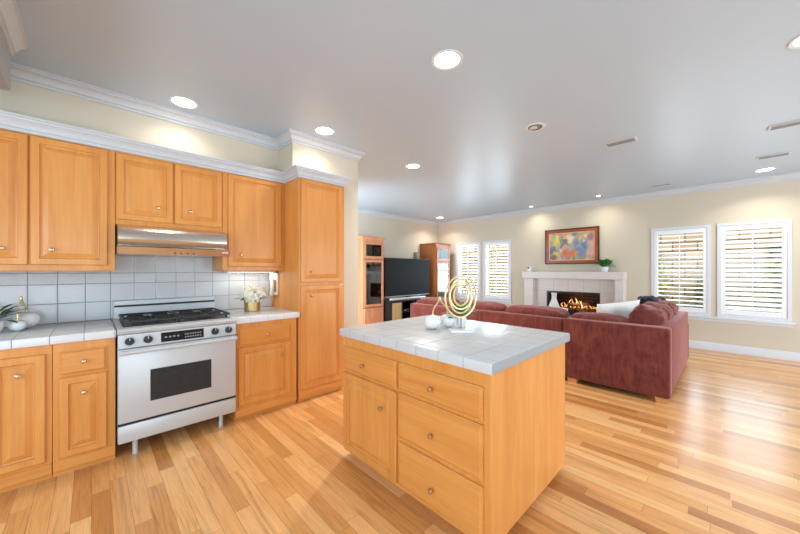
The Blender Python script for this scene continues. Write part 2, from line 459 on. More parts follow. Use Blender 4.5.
# ------------------------------------------------------------------ windows and shutters
WL = ['white plantation shutter nearest the glass cabinet tower by the television',
      'white plantation shutter between the gold ring sculpture and the fireplace',
      'white plantation shutter with open slats just behind the maroon sectional',
      'white plantation shutter with half closed slats, rightmost window of the room']
TILT = [10, 10, 9, 36]
for i, (a, b) in enumerate(WIN):
    w = bpy.data.objects.new('window_%d' % (i+1), None); COL.objects.link(w); w['kind'] = 'structure'
    w.location = (XF, (a+b)/2, .63); BASE[w.name] = Vector(w.location)
    c = .045; m = MB()
    for (y0, y1, z0, z1) in ((a-c, a, .58, 2.15), (b, b+c, .58, 2.15), (a, b, 2.105, 2.15), (a, b, .58, .63)):
        m.box(XF-.022, XF-.001, y0, y1, z0, z1)
    m.build('window_casing', WHITE, w)
    m = MB()
    for (y0, y1, z0, z1) in ((a, a+.03, .63, 2.105), (b-.03, b, .63, 2.105), (a+.03, b-.03, 2.07, 2.105), (a+.03, b-.03, .63, .665)):
        m.box(XF+.08, XF+.13, y0, y1, z0, z1)
    m.box(XF+.09, XF+.12, a+.03, b-.03, 1.345, 1.375)
    m.build('window_frame', WHITE, w)
    MB().box(XF+.104, XF+.108, a+.03, b-.03, .665, 2.07).build('window_pane', PANE, w)
    s = thing('plantation_shutter', WL[i], 'shutter', (XF+.015, (a+b)/2, .63), group='plantation shutters on the fireplace wall')
    x0, x1 = XF-.012, XF+.022; st = .05
    m = MB()
    for (y0, y1, z0, z1) in ((a+.001, a+st, .632, 2.103), (b-st, b-.001, .632, 2.103), (a+st, b-st, 2.03, 2.103), (a+st, b-st, .632, .705)):
        m.box(x0, x1, y0, y1, z0, z1, bev=.003, seg=1)
    m.build('shutter_frame', SHUT, s)
    m = MB(); n = 17; t = math.radians(TILT[i])
    for j in range(n):
        zc = .705+(j+.5)*(2.03-.705)/n; pr = []
        for q in range(10):
            an = 2*PI*q/10; u, v = .038*math.cos(an), .0048*math.sin(an)
            pr.append((u*math.cos(t)-v*math.sin(t), u*math.sin(t)+v*math.cos(t)))
        m.prism(pr, lambda u, v, y: Vector((XF+.006+u, y, zc+v)), a+st+.001, b-st-.001)
    m.build('louvers', SHUT, s)
    MB().box(XF-.036, XF-.027, (a+b)/2-.006, (a+b)/2+.006, .73, 2.0, bev=.002, seg=1).build('tilt_rod', SHUT, s)
struct('trim_6', MB().box(XF-.06, XF, -.70, 1.06, .548, .578, bev=.006).box(XF-.018, XF, -.68, 1.04, .50, .547), WHITE)
struct('trim_7', MB().box(XF-.06, XF, 3.79, 5.54, .548, .578, bev=.006).box(XF-.018, XF, 3.81, 5.52, .50, .547), WHITE)
# frames of the openings behind the camera
m = MB()
for x in (2.4, 3.85, 5.3, 6.74): m.box(x, x+.06, YR-.1, YR-.03, .05, 2.2)
m.box(2.46, 6.74, YR-.1, YR-.03, 2.14, 2.2).box(2.46, 6.74, YR-.1, YR-.03, .05, .13)
struct('window_5', m, WHITE)
m = MB()
for x in (-2.0, -.93, .14): m.box(x, x+.06, YR-.1, YR-.03, .05, 2.2)
m.box(-1.94, .14, YR-.1, YR-.03, 2.14, 2.2).box(-1.94, .14, YR-.1, YR-.03, .05, .13)
struct('window_6', m, WHITE)
m = MB()
for y in (-.9, .57, 2.04): m.box(XL-.1, XL-.03, y, y+.06, .9, 2.2)
m.box(XL-.1, XL-.03, -.84, 2.04, 2.14, 2.2).box(XL-.1, XL-.03, -.84, 2.04, .9, .96)
struct('window_7', m, WHITE)

# ------------------------------------------------------------------ garden outside the windows
struct('ground', MB().box(XF+.14, 13, -6, 10, -.3, -.08), GROUND)
struct('garden_wall', MB().box(9.6, 9.9, -6, 10, -.2, 2.55), GWALL)
GB = [plain('shrub_yellow_green', lin(186,196,84), .6, var=.35, sc=9), plain('shrub_green', lin(120,150,66), .6, var=.35, sc=9)]
def bush(x, y, h, r, mt, label, n=700):
    m = MB()
    for i in range(n):
        a = random.uniform(0, 2*PI); t = random.random()**.6; zz = random.uniform(.05, 1)
        rr = r*(math.sin(PI*min(.97, zz*.8+.17)))*t
        p = Vector((x+rr*math.cos(a), y+rr*math.sin(a), -.08+h*zz))
        d = Vector((math.cos(a), math.sin(a), random.uniform(-.3, .9)))
        m.leaf(p, d, random.uniform(.08, .15), random.uniform(.02, .035))
    m.tube([(x, y, -.08), (x+.02, y, h*.4), (x, y+.03, h*.8)], [.03, .02, .008], 6)
    return single('garden_bush', m, mt, label, 'bush', (x, y, -.08), 'bushes by the garden wall', recalc=False)
bush(8.85, 1.15, 1.75, .40, GB[0], 'yellow green bush behind the left half of the open slat shutter by the sectional')
bush(9.0, .32, 1.30, .34, GB[1], 'low green bush behind the right half of the open slat shutter by the sectional')
bush(9.0, -.62, 1.9, .46, GB[1], 'green bush behind the half closed shutter of the rightmost window')
bush(8.85, 5.3, 2.5, .45, GB[0], 'tall yellow green bush behind the shutter nearest the television')
bush(8.9, 6.5, 2.4, .42, GB[1], 'tall green bush at the far left behind the shutter nearest the television')

# ------------------------------------------------------------------ kitchen cabinets
VX, VY, VZ = Vector((1,0,0)), Vector((0,1,0)), Vector((0,0,1))
DOOR = [(0, 0), (0, .013), (.006, .02), (.045, .02), (.049, .008), (.056, .006), (.088, .018)]
DRAW = [(0, 0), (0, .010), (.005, .011), (.016, .02)]
def fr_k(y): return (Vector((0, y, 0)), VX, Vector((0,-1,0)))       # faces the camera, runs along x
def fr_i(x): return (Vector((x, 0, 0)), VY, Vector((-1,0,0)))       # island front, runs along y
def knob(fr, u, z, d, parent, mt=None, r=.0155):
    o, ua, na = fr; c = o+ua*u+Vector((0,0,z))+na*d
    q = VZ.rotation_difference(na).to_matrix()
    MB().lathe([(.006, -.002), (.0055, .010), (r*.8, .015), (r, .021), (r*.85, .027), (r*.3, .030)], c, 16, q).build('knob', mt or KNOB, parent)
def door(fr, u0, u1, z0, z1, root, ku=None, kz=None, name='door', mt=None, rings=None):
    d = MB().front(fr, u0, u1, z0, z1, rings or DOOR).build(name, mt or WV, root, ang=20)
    if ku is not None: knob(fr, ku, kz, .02, d)
    return d
def drawer(fr, u0, u1, z0, z1, root, ku, kz, mt):
    d = MB().front(fr, u0, u1, z0, z1, DRAW).build('drawer', mt, root, ang=20)
    knob(fr, ku, kz, .02, d); return d
YF = 3.09
def base_cab(x0, x1, label):
    r = thing('base_cabinet', label, 'cabinet', ((x0+x1)/2, 3.4, 0))
    MB().box(x0, x1, YF, YK-.009, .035, .884, bev=.002, seg=1).build('cabinet_body', WV, r)
    MB().box(x0, x1, YF+.02, YF+.2, 0, .034).build('toe_kick', WX, r)
    MB().box(x0+.001, x1-.001, YF-.006, YF-.0005, .036, .105, bev=.002, seg=1).build('bottom_rail', WX, r)
    return r
r = base_cab(-.755, -.186, 'maple base cabinet with tall narrow doors and no drawer, under the left counter plant')
door(fr_k(YF), -.727, -.476, .125, .827, r, -.60, .713)
door(fr_k(YF), -.45, -.213, .125, .827, r, -.33, .713)
r = base_cab(-.184, .124, 'maple base cabinet with small drawer over narrow door, left of the steel range')
drawer(fr_k(YF), -.157, .079, .667, .831, r, -.04, .749, WX); door(fr_k(YF), -.157, .079, .120, .653, r, -.04, .537)
r = base_cab(.93, 1.512, 'maple base cabinet with drawer and door between steel range and pantry')
drawer(fr_k(YF), .95, 1.446, .680, .843, r, 1.208, .761, WX); door(fr_k(YF), .95, 1.446, .135, .660, r, 1.345, .542)
# pantry
r = thing('pantry_cabinet', 'tall maple pantry cabinet with two doors beside the beige wall corner', 'cabinet', (1.8, 3.4, 0))
MB().box(1.535, 2.095, YF, YK-.009, .035, 2.42, bev=.002, seg=1).build('cabinet_body', WV, r)
MB().box(1.54, 2.09, YF+.02, YF+.2, 0, .034).build('toe_kick', WX, r)
MB().box(1.536, 2.094, YF-.006, YF-.0005, .036, .112, bev=.002, seg=1).build('bottom_rail', WX, r)
door(fr_k(YF), 1.555, 2.062, .128, 1.208, r, 1.667, 1.098); door(fr_k(YF), 1.555, 2.062, 1.237, 2.325, r, 1.667, 1.35)
# uppers
YU = 3.43
def upper(x0, x1, z0, label):
    r = thing('wall_cabinet', label, 'cabinet', ((x0+x1)/2, 3.6, z0))
    MB().box(x0, x1, YU, YK-.009 if z0 < 1.5 else YK-.001, z0, 2.329, bev=.002, seg=1).build('cabinet_body', WV, r); return r
r = upper(-.76, .136, 1.364, 'maple wall cabinet with two tall doors at the left edge, above plant')
door(fr_k(YU), -.73, -.32, 1.407, 2.318, r, -.435, 1.519); door(fr_k(YU), -.312, .092, 1.407, 2.318, r, -.207, 1.517)
r = upper(.138, .913, 1.738, 'short maple wall cabinet with two small doors above range hood')
door(fr_k(YU), .142, .519, 1.779, 2.312, r, .411, 1.902); door(fr_k(YU), .529, .908, 1.779, 2.312, r, .647, 1.902)
r = upper(.915, 1.533, 1.364, 'maple wall cabinet with one door above the white flowers, beside pantry')
door(fr_k(YU), .962, 1.497, 1.405, 2.320, r, 1.08, 1.522)
# counters
single('countertop', MB().box(-.75, .128, 3.058, YK-.009, .885, .941, bev=.008), T_CTR, 'white tiled countertop left of the steel range', 'countertop', (-.3, 3.4, .885))
single('countertop', MB().box(.925, 1.533, 3.058, YK-.009, .885, .941, bev=.008), T_CTR2, 'short white tiled countertop under the flower vase', 'countertop', (1.2, 3.4, .885))

# ------------------------------------------------------------------ range hood
r = thing('range_hood', 'curved stainless steel range hood below the short cabinet', 'range hood', (.52, 3.5, 1.495))
pf = [(3.425, 1.737)]+[(3.40-.138*math.cos(t), 1.625+(.112 if t > 0 else .095)*math.sin(t)) for t in [math.radians(82-i*126/13) for i in range(14)]]+[(3.425, 1.554)]
MB().prism(pf, lambda u, v, x: Vector((x, u, v)), .146, .908).build('hood_visor', STEELD, r, ang=30)
MB().box(.146, .908, 3.428, YK-.01, 1.50, 1.736).build('hood_housing', STEELD, r)
MB().prism([(3.240, 1.553), (3.258, 1.498), (3.426, 1.498), (3.426, 1.553)], lambda u, v, x: Vector((x, u, v)), .142, .930).build('hood_lip', STEELD, r)
for k in range(4): MB().box(.50+k*.045, .512+k*.045, 3.246, 3.254, 1.508, 1.516, bev=.001, seg=1).build('hood_button', BLACK, r)
MB().box(.865, .915, 3.2445, 3.2500, 1.524, 1.536).build('hood_badge', MARK, r)

# ------------------------------------------------------------------ range
r = thing('gas_range', 'stainless steel gas range with black grates and four knobs', 'stove', (.525, 3.4, 0))
x0, x1 = .135, .915; yf = 3.03
MB().box(x0, x1, yf+.035, 3.73, .118, .905, bev=.003, seg=1).build('range_body', STEEL, r)
MB().box(x0, x1, yf, yf+.034, .262, .795, bev=.006).build('oven_door', STEEL, r)
dr = r.children[-1]
MB().box(.318, .724, yf-.004, yf+.01, .386, .622, bev=.002, seg=1).build('door_window', GLASSD, dr)
hm = MB().tube([(x0+.004, yf-.045, .777), (x1-.004, yf-.045, .777)], .014, 14)
for x in (x0+.03, x1-.03): hm.tube([(x, yf-.045, .777), (x, yf+.002, .777)], .011, 10)
hm.build('door_handle', STEEL, dr)
MB().box(x0, x1, yf+.008, yf+.034, .246, .260).build('door_gap', BLACK, r)
MB().box(x0, x1, yf, yf+.034, .120, .244, bev=.005).build('kick_panel', STEEL, r)
pp = [(yf-.004, .806), (yf-.004, .818), (yf+.006, .900), (yf+.06, .905), (yf+.06, .806)]
cp = MB().prism(pp, lambda u, v, x: Vector((x, u, v)), x0, x1).build('control_panel', STEEL, r)
nz = Vector((0, -.992, .121)); q = VZ.rotation_difference(nz).to_matrix()
for x in (.198, .303, .749, .854):
    c = Vector((x, yf+.001, .851))
    k = MB().lathe([(.034, -.002), (.034, .004), (.031, .007)], c, 24, q).build('knob_ring', STEEL, r)
    mm = MB().lathe([(.028, .004), (.027, .024), (.022, .028)], c, 24, q); mm.box(-.005, .005, -.026, .026, .02, .036, bev=.002, seg=1, M=Matrix.Translation(c) @ q.to_4x4())
    k = mm.build('control_knob', BLACK, k)
    MB().box(-.0018, .0018, .006, .025, .036, .0368, M=Matrix.Translation(c) @ q.to_4x4()).build('knob_mark', MARK, r)
T = Matrix.Translation(Vector((.5255, yf+.001, .852))) @ q.to_4x4()
dp = MB().box(-.143, .143, -.036, .036, -.004, .005, bev=.002, seg=1, M=T).build('display_panel', DISP, r)
kg = plain('key_grey', lin(128,130,134), .4); m = MB()
for i in range(7):
    for j in range(2): m.box(.01+i*.017, .022+i*.017, -.020+j*.022, -.010+j*.022, .005, .0058, M=T)
m.build('key_pad', kg, dp)
m = MB()
for i in range(4): m.box(-.12+i*.026, -.104+i*.026, -.006, .006, .005, .0058, M=T)
m.build('clock_digits', kg, dp)
# cooktop with rounded front
pp = [(yf-.008, .912), (yf-.016, .928), (yf-.006, .944), (yf+.03, .950), (3.72, .950), (3.72, .906), (yf-.004, .906)]
MB().prism(pp, lambda u, v, x: Vector((x, u, v)), x0-.004, x1+.004).build('cooktop', STEEL, r)
MB().box(x0+.03, x1-.03, yf+.05, 3.64, .9505, .954, bev=.001, seg=1).build('burner_tray', BLACK, r)
for bx in (.34, .71):
    for by in (3.22, 3.48):
        MB().lathe([(.055, .954), (.055, .962), (.048, .968), (.032, .970), (.032, .978), (.01, .980)], (bx, by, 0), 20).build('burner', IRON, r)
def grate(gx0, gx1):
    m = MB(); y0, y1 = yf+.055, 3.635; b = .007; z0, z1 = .976, .992
    for x in (gx0, gx1): m.box(x-b, x+b, y0, y1, z0, z1, bev=.003, seg=1)
    for y in (y0, (y0+y1)/2, y1): m.box(gx0, gx1, y-b, y+b, z0, z1, bev=.003, seg=1)
    for x in (gx0+.02, gx1-.02):
        for y in (y0+.02, y1-.02): m.box(x-.007, x+.007, y-.007, y+.007, .9545, .978)
    cx = (gx0+gx1)/2
    for cy in (3.22, 3.48):
        for k in range(8):
            a = 2*PI*k/8; R = .165 if k % 2 else .135
            m.tube([(cx+.045*math.cos(a), cy+.045*math.sin(a), .987), (cx+R*math.cos(a), cy+min(.13, R)*math.sin(a), .985)], .006, 6)
    return m.build('grate', IRON, r)
grate(.172, .516); grate(.534, .878)
bgd = MB().box(x0+.004, x1-.001, 3.70, 3.755, .906, 1.10, bev=.004, seg=1).build('backguard', STEEL, r)
MB().box(x0+.006, x1-.003, 3.695, 3.7, 1.045, 1.063).build('vent_slot', BLACK, bgd)
for lx in (.235, .815):
    for ly in (3.10, 3.66): MB().lathe([(.019, 0), (.019, .01), (.017, .012), (.017, .119)], (lx, ly, 0), 16).build('leg', STEEL, r)

# ------------------------------------------------------------------ kitchen island
r = thing('kitchen_island', 'maple kitchen island with four drawers, one door and white tiled top', 'kitchen island', (1.8, 1.38, 0))
XI = 1.345
MB().box(XI, 2.315, .775, 1.985, .045, .884, bev=.003, seg=1).build('island_body', WV, r)
MB().box(XI+.05, 2.26, .83, 1.94, 0, .044).build('toe_kick', WY, r)
MB().box(1.315, 2.345, .752, 2.003, .885, .941, bev=.009).build('tile_top', T_ISL, r)
F = fr_i(XI)
drawer(F, 1.409, 1.972, .645, .812, r, 1.721, .723, WY); door(F, 1.409, 1.972, .070, .625, r, 1.535, .495)
drawer(F, .812, 1.391, .650, .812, r, 1.12, .727, WY); drawer(F, .812, 1.391, .362, .631, r, 1.118, .477, WY); drawer(F, .812, 1.391, .075, .336, r, 1.115, .184, WY)

# ------------------------------------------------------------------ things on the island
def curve(p0, p1, p2, p3, n=12):
    p0, p1, p2, p3 = map(Vector, (p0, p1, p2, p3))
    return [p0*(1-t)**3+p1*3*t*(1-t)**2+p2*3*t*t*(1-t)+p3*t**3 for t in [i/n for i in range(n+1)]]
def cherries(pa, ra, pb, rb, top, label, z=.941):
    rt = thing('cherry_sculpture', label, 'ornament', ((pa[0]+pb[0])/2, (pa[1]+pb[1])/2, z))
    for (x, y), rr in ((pa, ra), (pb, rb)):
        m = MB(); pr = []
        for k in range(15):
            a = -PI/2+PI*k/14; pr.append((rr*math.cos(a)*(1+.05*math.sin(a)), rr*.86*(1+math.sin(a))-(.018*max(0, math.sin(a))**14)))
        m.lathe(pr, (x, y, z+.0005), 28).build('cherry', PORC, rt)
        s = (x, y, z+rr*1.62)
        m = MB(); P = curve(s, (x, y, s[2]+.06), (top[0]+(x-top[0])*.35, top[1]+(y-top[1])*.35, top[2]-.05), top)
        m.tube(P, [.0055]*len(P), 8); m.build('stem', GOLD, rt)
    MB().ball(top, .010, .010, .016, nu=10, nv=8).build('stem_tip', GOLD, rt)
    return rt
cherries((1.785, 1.500), .063, (1.925, 1.470), .061, (1.784, 1.436, 1.166), 'pair of white ceramic cherries with gold stems on island')
rt = thing('ring_sculpture', 'gold sculpture of nested rings on white marble base on island', 'sculpture', (1.837, 1.289, .941), math.radians(-12))
def L(n, mb, m): return mb.build(n, m, rt, world=False)
L('base', MB().box(-.08, .08, -.042, .042, 0, .018, bev=.003, M=Matrix.Rotation(math.radians(-28), 4, 'Z')), MARB)
L('rod', MB().tube([(0, 0, .016), (0, 0, .108)], .0045, 10), plain('rod_pewter', lin(150,146,140), .3, metal=.8))
for k, R in enumerate((.143, .117, .093, .072)):
    yaw = math.radians((0, 7, -6, 5)[k]); P = []
    for i in range(64):
        a = 2*PI*i/64; w = R*(1+.012*noise.noise(Vector((i*.9, k, 0)))); P.append((w*math.cos(a)*math.cos(yaw), w*math.cos(a)*math.sin(yaw), .246+k*.003+w*math.sin(a)))
    L('ring', MB().tube(P, [.0062+.0012*noise.noise(Vector((i*1.7, k*9, 3))) for i in range(64)], 8, closed=True), GOLD)
def potted(x, y, z, pr, ph, label, mt, leafm, n, Ls, ws, droop, name='potted_plant', up=.5, seed=1, taper=.8):
    random.seed(seed)
    rt = thing(name, label, 'plant', (x, y, z))
    MB().lathe([(pr*taper, 0), (pr, ph*.5), (pr*1.03, ph), (pr*.92, ph), (pr*.9, ph*.86)], (x, y, z), 28).build('pot', mt, rt)
    MB().lathe([(pr*.9, ph*.84), (pr*.5, ph*.88)], (x, y, z), 20).build('soil', SOIL, rt)
    m = MB()
    for i in range(n):
        a = 2.4*i+random.uniform(-.4, .4); e = random.uniform(.1, 1)*up*2
        b = Vector((x+pr*.5*math.cos(a)*random.random(), y+pr*.5*math.sin(a)*random.random(), z+ph*.85))
        d = Vector((math.cos(a), math.sin(a), e)).normalized(); l = random.uniform(*Ls)
        p = b+d*l*.45; m.tube([b, b+d*l*.25, p], .0016, 5); m.leaf(p, d, l*.75, random.uniform(*ws), droop)
    m.build('foliage', leafm, rt, recalc=False); return rt
potted(2.02, 1.415, .941, .037, .075, 'small leafy plant in white pot behind the ring sculpture', PORCM, LEAF, 38, (.08, .14), (.018, .03), .2, seed=3, up=.9)

# ------------------------------------------------------------------ things on the back counters
potted(-.505, 3.43, .941, .075, .085, 'dark green plant in white pot on the left countertop', PORCM, LEAFD, 44, (.11, .20), (.012, .02), .35, seed=5)
cherries((-.345, 3.615), .070, (-.375, 3.485), .046, (-.365, 3.55, 1.166), 'white ceramic cherries with gold stems beside the left counter plant')
rt = thing('flower_vase', 'short gold vase of cream hydrangeas on the countertop beside the range', 'vase', (1.213, 3.49, .941))
MB().lathe([(.074, 0), (.078, .004), (.078, .135), (.073, .135), (.071, .11)], (1.213, 3.49, .9415), 28).build('vase', GOLDV, rt)
random.seed(11)
for (dx, dy, dz, rr) in ((-.045, -.03, .165, .078), (.06, -.02, .180, .082), (.0, .05, .205, .075), (.105, .03, .165, .062), (.01, -.06, .15, .06)):
    c = Vector((1.213+dx, 3.49+dy, .941+dz)); m = MB()
    m.ball(c, rr*.82, rr*.82, rr*.72, nu=16, nv=10)
    for i in range(150):
        u = Vector((random.gauss(0, 1), random.gauss(0, 1), random.gauss(0, 1))).normalized(); t = u.orthogonal().normalized()
        w = u.cross(t); a = random.uniform(0, 6); t2 = t*math.cos(a)+w*math.sin(a); c2 = c+Vector((u.x*rr, u.y*rr, u.z*rr*.86))
        m.leaf(c2-t2*.012, t2+u*.25, .025, .010, .1, u)
    m.build('hydrangea_head', PETAL, rt, recalc=False)
m = MB()
for (a, e, l, ww) in ((3.4, .12, .14, .03), (3.8, .0, .11, .026), (-.3, .1, .09, .022), (5.2, .0, .07, .02)):
    m.leaf((1.213+.06*math.cos(a), 3.46+.03*math.sin(a), .941+.14), (math.cos(a), math.sin(a)*.6, e), l, ww, .15)
m.build('leaves', LEAFD, rt, recalc=False)
rt = thing('wall_telephone', 'ivory wall telephone mounted on the pantry side panel', 'telephone', (1.534, 3.64, 1.08))
MB().box(1.508, 1.533, 3.565, 3.69, 1.085, 1.335, bev=.008).build('phone_base', PLAST, rt)
h = MB().box(1.480, 1.508, 3.645, 3.695, 1.085, 1.345, bev=.012)
h.box(1.474, 1.509, 3.64, 3.70, 1.245, 1.348, bev=.014).box(1.474, 1.509, 3.64, 3.70, 1.075, 1.135, bev=.014)
h.build('handset', PLAST, rt)
MB().box(1.5055, 1.508, 3.575, 3.635, 1.12, 1.26).build('handset_shadow', BROWN, rt)  # brown patch painted as the shadow beside the handset
rt = thing('undercabinet_light', 'slim white light strip under the wall cabinet above the flowers', 'light', (1.25, 3.62, 1.345))
MB().box(1.0, 1.5, 3.58, 3.66, 1.343, 1.3635, bev=.003, seg=1).build('light_housing', WHITE, rt)
MB().box(1.02, 1.48, 3.595, 3.645, 1.3422, 1.3429).build('light_lens', LAMPON, rt)
area('undercabinet_glow', (1.25, 3.62, 1.338), (0, 0, 0), .45, .05, .35, (1, .95, .86))

# ------------------------------------------------------------------ ceiling fittings
LIT = [(1.775, 1.363, 'round lit downlight in the ceiling above the island, largest of the lit ones', 3),
       (.579, 3.30, 'round lit downlight in the ceiling above the range', 2.5),
       (1.755, 2.95, 'round lit downlight in the ceiling in front of the pantry', 3),
       (3.247, 3.091, 'round lit downlight in the ceiling between pantry and living room', 44),
       (6.966, 5.593, 'round lit downlight in the ceiling above the cabinet tower right of the television', 10),
       (7.043, -.366, 'round lit downlight in the ceiling above the half closed shutter', 8),
       (3.245, -.375, 'round lit downlight in the ceiling at the right edge of the photo', 6)]
for x, y, lb, pw in LIT:
    r = thing('recessed_light', lb, 'ceiling light', (x, y, CEILZ-.02), group='recessed ceiling lights')
    MB().lathe([(.088, -.003), (.108, -.006), (.110, -.0005), (.088, -.0005)], (x, y, CEILZ), 36, cap0=False, cap1=False).build('trim_ring', WHITE, r)
    MB().lathe([(.087, -.002), (.05, -.0045), (.001, -.005)], (x, y, CEILZ), 36).build('lens', LAMPON, r)
    area('downlight_beam', (x, y, CEILZ-.012), (0, 0, 0), .16, .16, pw, (1, .94, .84), 'DISK', math.radians(130))
def eyeball(x, y, lb, tilt, az, pw):
    r = thing('eyeball_light', lb, 'ceiling light', (x, y, CEILZ-.03), group='adjustable ceiling eyeballs')
    MB().lathe([(.07, -.001), (.07, -.006), (.098, -.005), (.102, -.0005)], (x, y, CEILZ), 32, cap0=False, cap1=False).build('trim_ring', WHITE, r)
    q = Matrix.Rotation(az, 3, 'Z') @ Matrix.Rotation(tilt*.12, 3, 'Y')
    MB().lathe([(.068, .006), (.066, -.004), (.06, -.008), (.05, -.009)], (x, y, CEILZ-.001), 28, q, cap1=False).build('eyeball', RECESS, r)  # dark grey painted for the shade inside the recess
    MB().lathe([(.038, -.0105), (.01, -.0095)], (x-.012, y+.01, CEILZ-.001), 20, q).build('lens', LAMPON if pw else VENT, r)  # when unlit, a paler offset disc painted as the recess's bright side
    if pw:
        l = area('eyeball_beam', (x, y, CEILZ-.05), (0, 0, 0), .08, .08, pw, (1, .92, .8), 'DISK', math.radians(110)); l.rotation_euler = (0, -math.radians(28), 0)
eyeball(3.25, 1.376, 'unlit grey eyeball downlight in the middle of the ceiling', .5, 0, 0)
eyeball(7.133, 1.768, 'small eyeball light in the ceiling above the right end of the painting', -.4, 0, 1.5)
eyeball(7.213, 3.123, 'small eyeball light in the ceiling above the left end of the mantel', -.4, 0, 1.5)
def vent(x, y0, y1, w, lb):
    r = thing('ceiling_vent', lb, 'vent', (x, (y0+y1)/2, CEILZ-.012), group='white ceiling vents')
    MB().box(x-w/2, x+w/2, y0, y1, CEILZ-.012, CEILZ-.0005, bev=.004, seg=1).build('vent_frame', VENT, r)
    m = MB(); n = 6
    for k in range(n):
        xx = x-w/2+.018+k*(w-.036)/(n-1); m.box(xx-.003, xx+.003, y0+.02, y1-.02, CEILZ-.016, CEILZ-.0125)
    m.build('vent_slats', VENTS, r)  # slats greyed to stand in for shadow lines on the white vent
vent(4.31, .705, 1.0, .13, 'white ceiling vent nearest the unlit eyeball light')
vent(5.0, -.62, -.28, .13, 'white ceiling vent at the right edge of the photo')
vent(6.22, -.54, -.25, .13, 'white ceiling vent above the half closed shutter')
vent(6.98, .66, .95, .10, 'flat white ceiling vent close to the crown moulding above the windows')
r = thing('floor_register', 'wooden floor register by the baseboard under the right windows', 'vent', (7.44, -.16, 0))
MB().box(7.39, 7.49, -.32, .0, .0005, .006, bev=.002, seg=1).build('register_frame', plain('register_wood', lin(226,190,140), .4), r)
m = MB()
for k in range(12): m.box(7.41, 7.47, -.30+k*.0245, -.292+k*.0245, .0062, .008)
m.build('register_slots', plain('register_slot', lin(150,110,70), .5), r)

# ------------------------------------------------------------------ fireplace
r = thing('fireplace', 'pale stone fireplace with wide black firebox and mantel shelf', 'fireplace', (7.5, 2.4, 0))
MB().box(7.29, XF-.001, 1.40, 3.39, 1.185, 1.335, bev=.004, seg=1).build('mantel', TRAV, r)
MB().box(7.345, XF-.001, 1.41, 1.555, 0, 1.184, bev=.004, seg=1).build('pilaster', TRAV, r)
MB().box(7.345, XF-.001, 3.16, 3.365, 0, 1.184, bev=.004, seg=1).build('pilaster', TRAV, r)
m = MB()
for (a, b, c, d) in ((1.556, FB[0], 0, 1.184), (FB[1], 3.159, 0, 1.184), (FB[0], FB[1], FB[3], 1.184), (FB[0], FB[1], 0, FB[2])): m.box(7.50, XF-.001, a, b, c, d)
m.build('tile_surround', TRAVT, r)
m = MB()
for (a, b, c, d) in ((FB[0], FB[0]+.02, FB[2], FB[3]), (FB[1]-.035, FB[1], FB[2], FB[3]), (FB[0]+.02, FB[1]-.035, FB[3]-.035, FB[3]), (FB[0]+.02, FB[1]-.035, FB[2], FB[2]+.02)):
    m.box(7.492, 7.66, a+.001, b-.001, c+.001, d-.001)
m.build('metal_frame', BLACK, r)
m = MB(); y0, y1, z0, z1 = FB[0]+.002, FB[1]-.002, FB[2]+.002, FB[3]-.002
m.box(8.05, 8.1, y0, y1, z0, z1).box(7.66, 8.05, y0, y0+.02, z0, z1).box(7.66, 8.05, y1-.02, y1, z0, z1).box(7.66, 8.05, y0, y1, z1-.02, z1).box(7.66, 8.05, y0, y1, z0, z0+.02)
m.build('firebox', FBOX, r)
LOG = wood('charred_log', lin(50,34,28), lin(96,66,48), lin(130,92,66), axis=1, rough=.9, coat=0)
MB().box(7.68, 7.98, 2.0, 2.74, .403, .43).build('burner_grate', IRON, r)
for (ya, yb, x, z, rr, lb) in ((2.0, 2.72, 7.86, .50, .065, 'charred log at the back of the fireplace'), (1.98, 2.35, 7.74, .475, .05, 'charred log at front right of the fireplace'),
                               (2.38, 2.75, 7.74, .472, .048, 'charred log at front left of the fireplace'), (2.1, 2.55, 7.80, .60, .045, 'charred log on top of the other logs in the fireplace')):
    P = [(x+.03*math.sin(t*4), ya+(yb-ya)*t, z+.012*math.sin(t*7)) for t in [i/8 for i in range(9)]]
    single('log', MB().tube(P, [rr*(1+.12*noise.noise(Vector((i, z*9, 0)))) for i in range(9)], 12), LOG, lb, 'log', (x, (ya+yb)/2, z-rr), 'logs in the fireplace')
fl = thing('fire', 'orange flames burning over the logs in fireplace', 'fire', (7.8, 2.35, .5))
random.seed(4)
for i in range(13):
    yy = 1.98+i*.058; h = .05+.15*math.exp(-((yy-2.42)/.16)**2)*random.uniform(.5, 1.1)+random.uniform(0, .05); P = []
    for t in [k/7 for k in range(8)]: P.append((7.79+.02*math.sin(3*t+i), yy+.02*math.sin(5*t+i*2), .53+h*t))
    w = random.uniform(.009, .018)
    MB().tube(P, [w*(.55+1.3*t)*(1-t)**.8+.001 for t in [k/7 for k in range(8)]], 8).build('flame', FLAMEC if 3 < i < 10 and i % 2 else FLAME, fl)
bl = bpy.data.lights.new('firelight', 'POINT'); bl.energy = 4; bl.color = (1, .45, .15); bl.shadow_soft_size = .1
ob = bpy.data.objects.new('firelight', bl); COL.objects.link(ob); ob.location = (7.72, 2.35, .72)
# on the mantel
potted(7.42, 1.74, 1.3355, .062, .10, 'green leafy plant in white pot on the mantel', PORCM, plain('bright_leaf', lin(66,134,60), .45, var=.35, sc=20), 90, (.12, .21), (.024, .038), .3, seed=8, up=1.2)
r = thing('security_camera', 'small white camera with black lens on the left end of mantel', 'camera', (7.42, 3.27, 1.3355))
MB().box(7.395, 7.445, 3.225, 3.315, 1.336, 1.46, bev=.02).build('camera_body', PORCM, r)
MB().lathe([(.022, 0), (.022, .004), (.015, .005)], (7.395, 3.285, 1.425), 16, VZ.rotation_difference(Vector((-1,0,0))).to_matrix()).build('lens', BLACK, r)
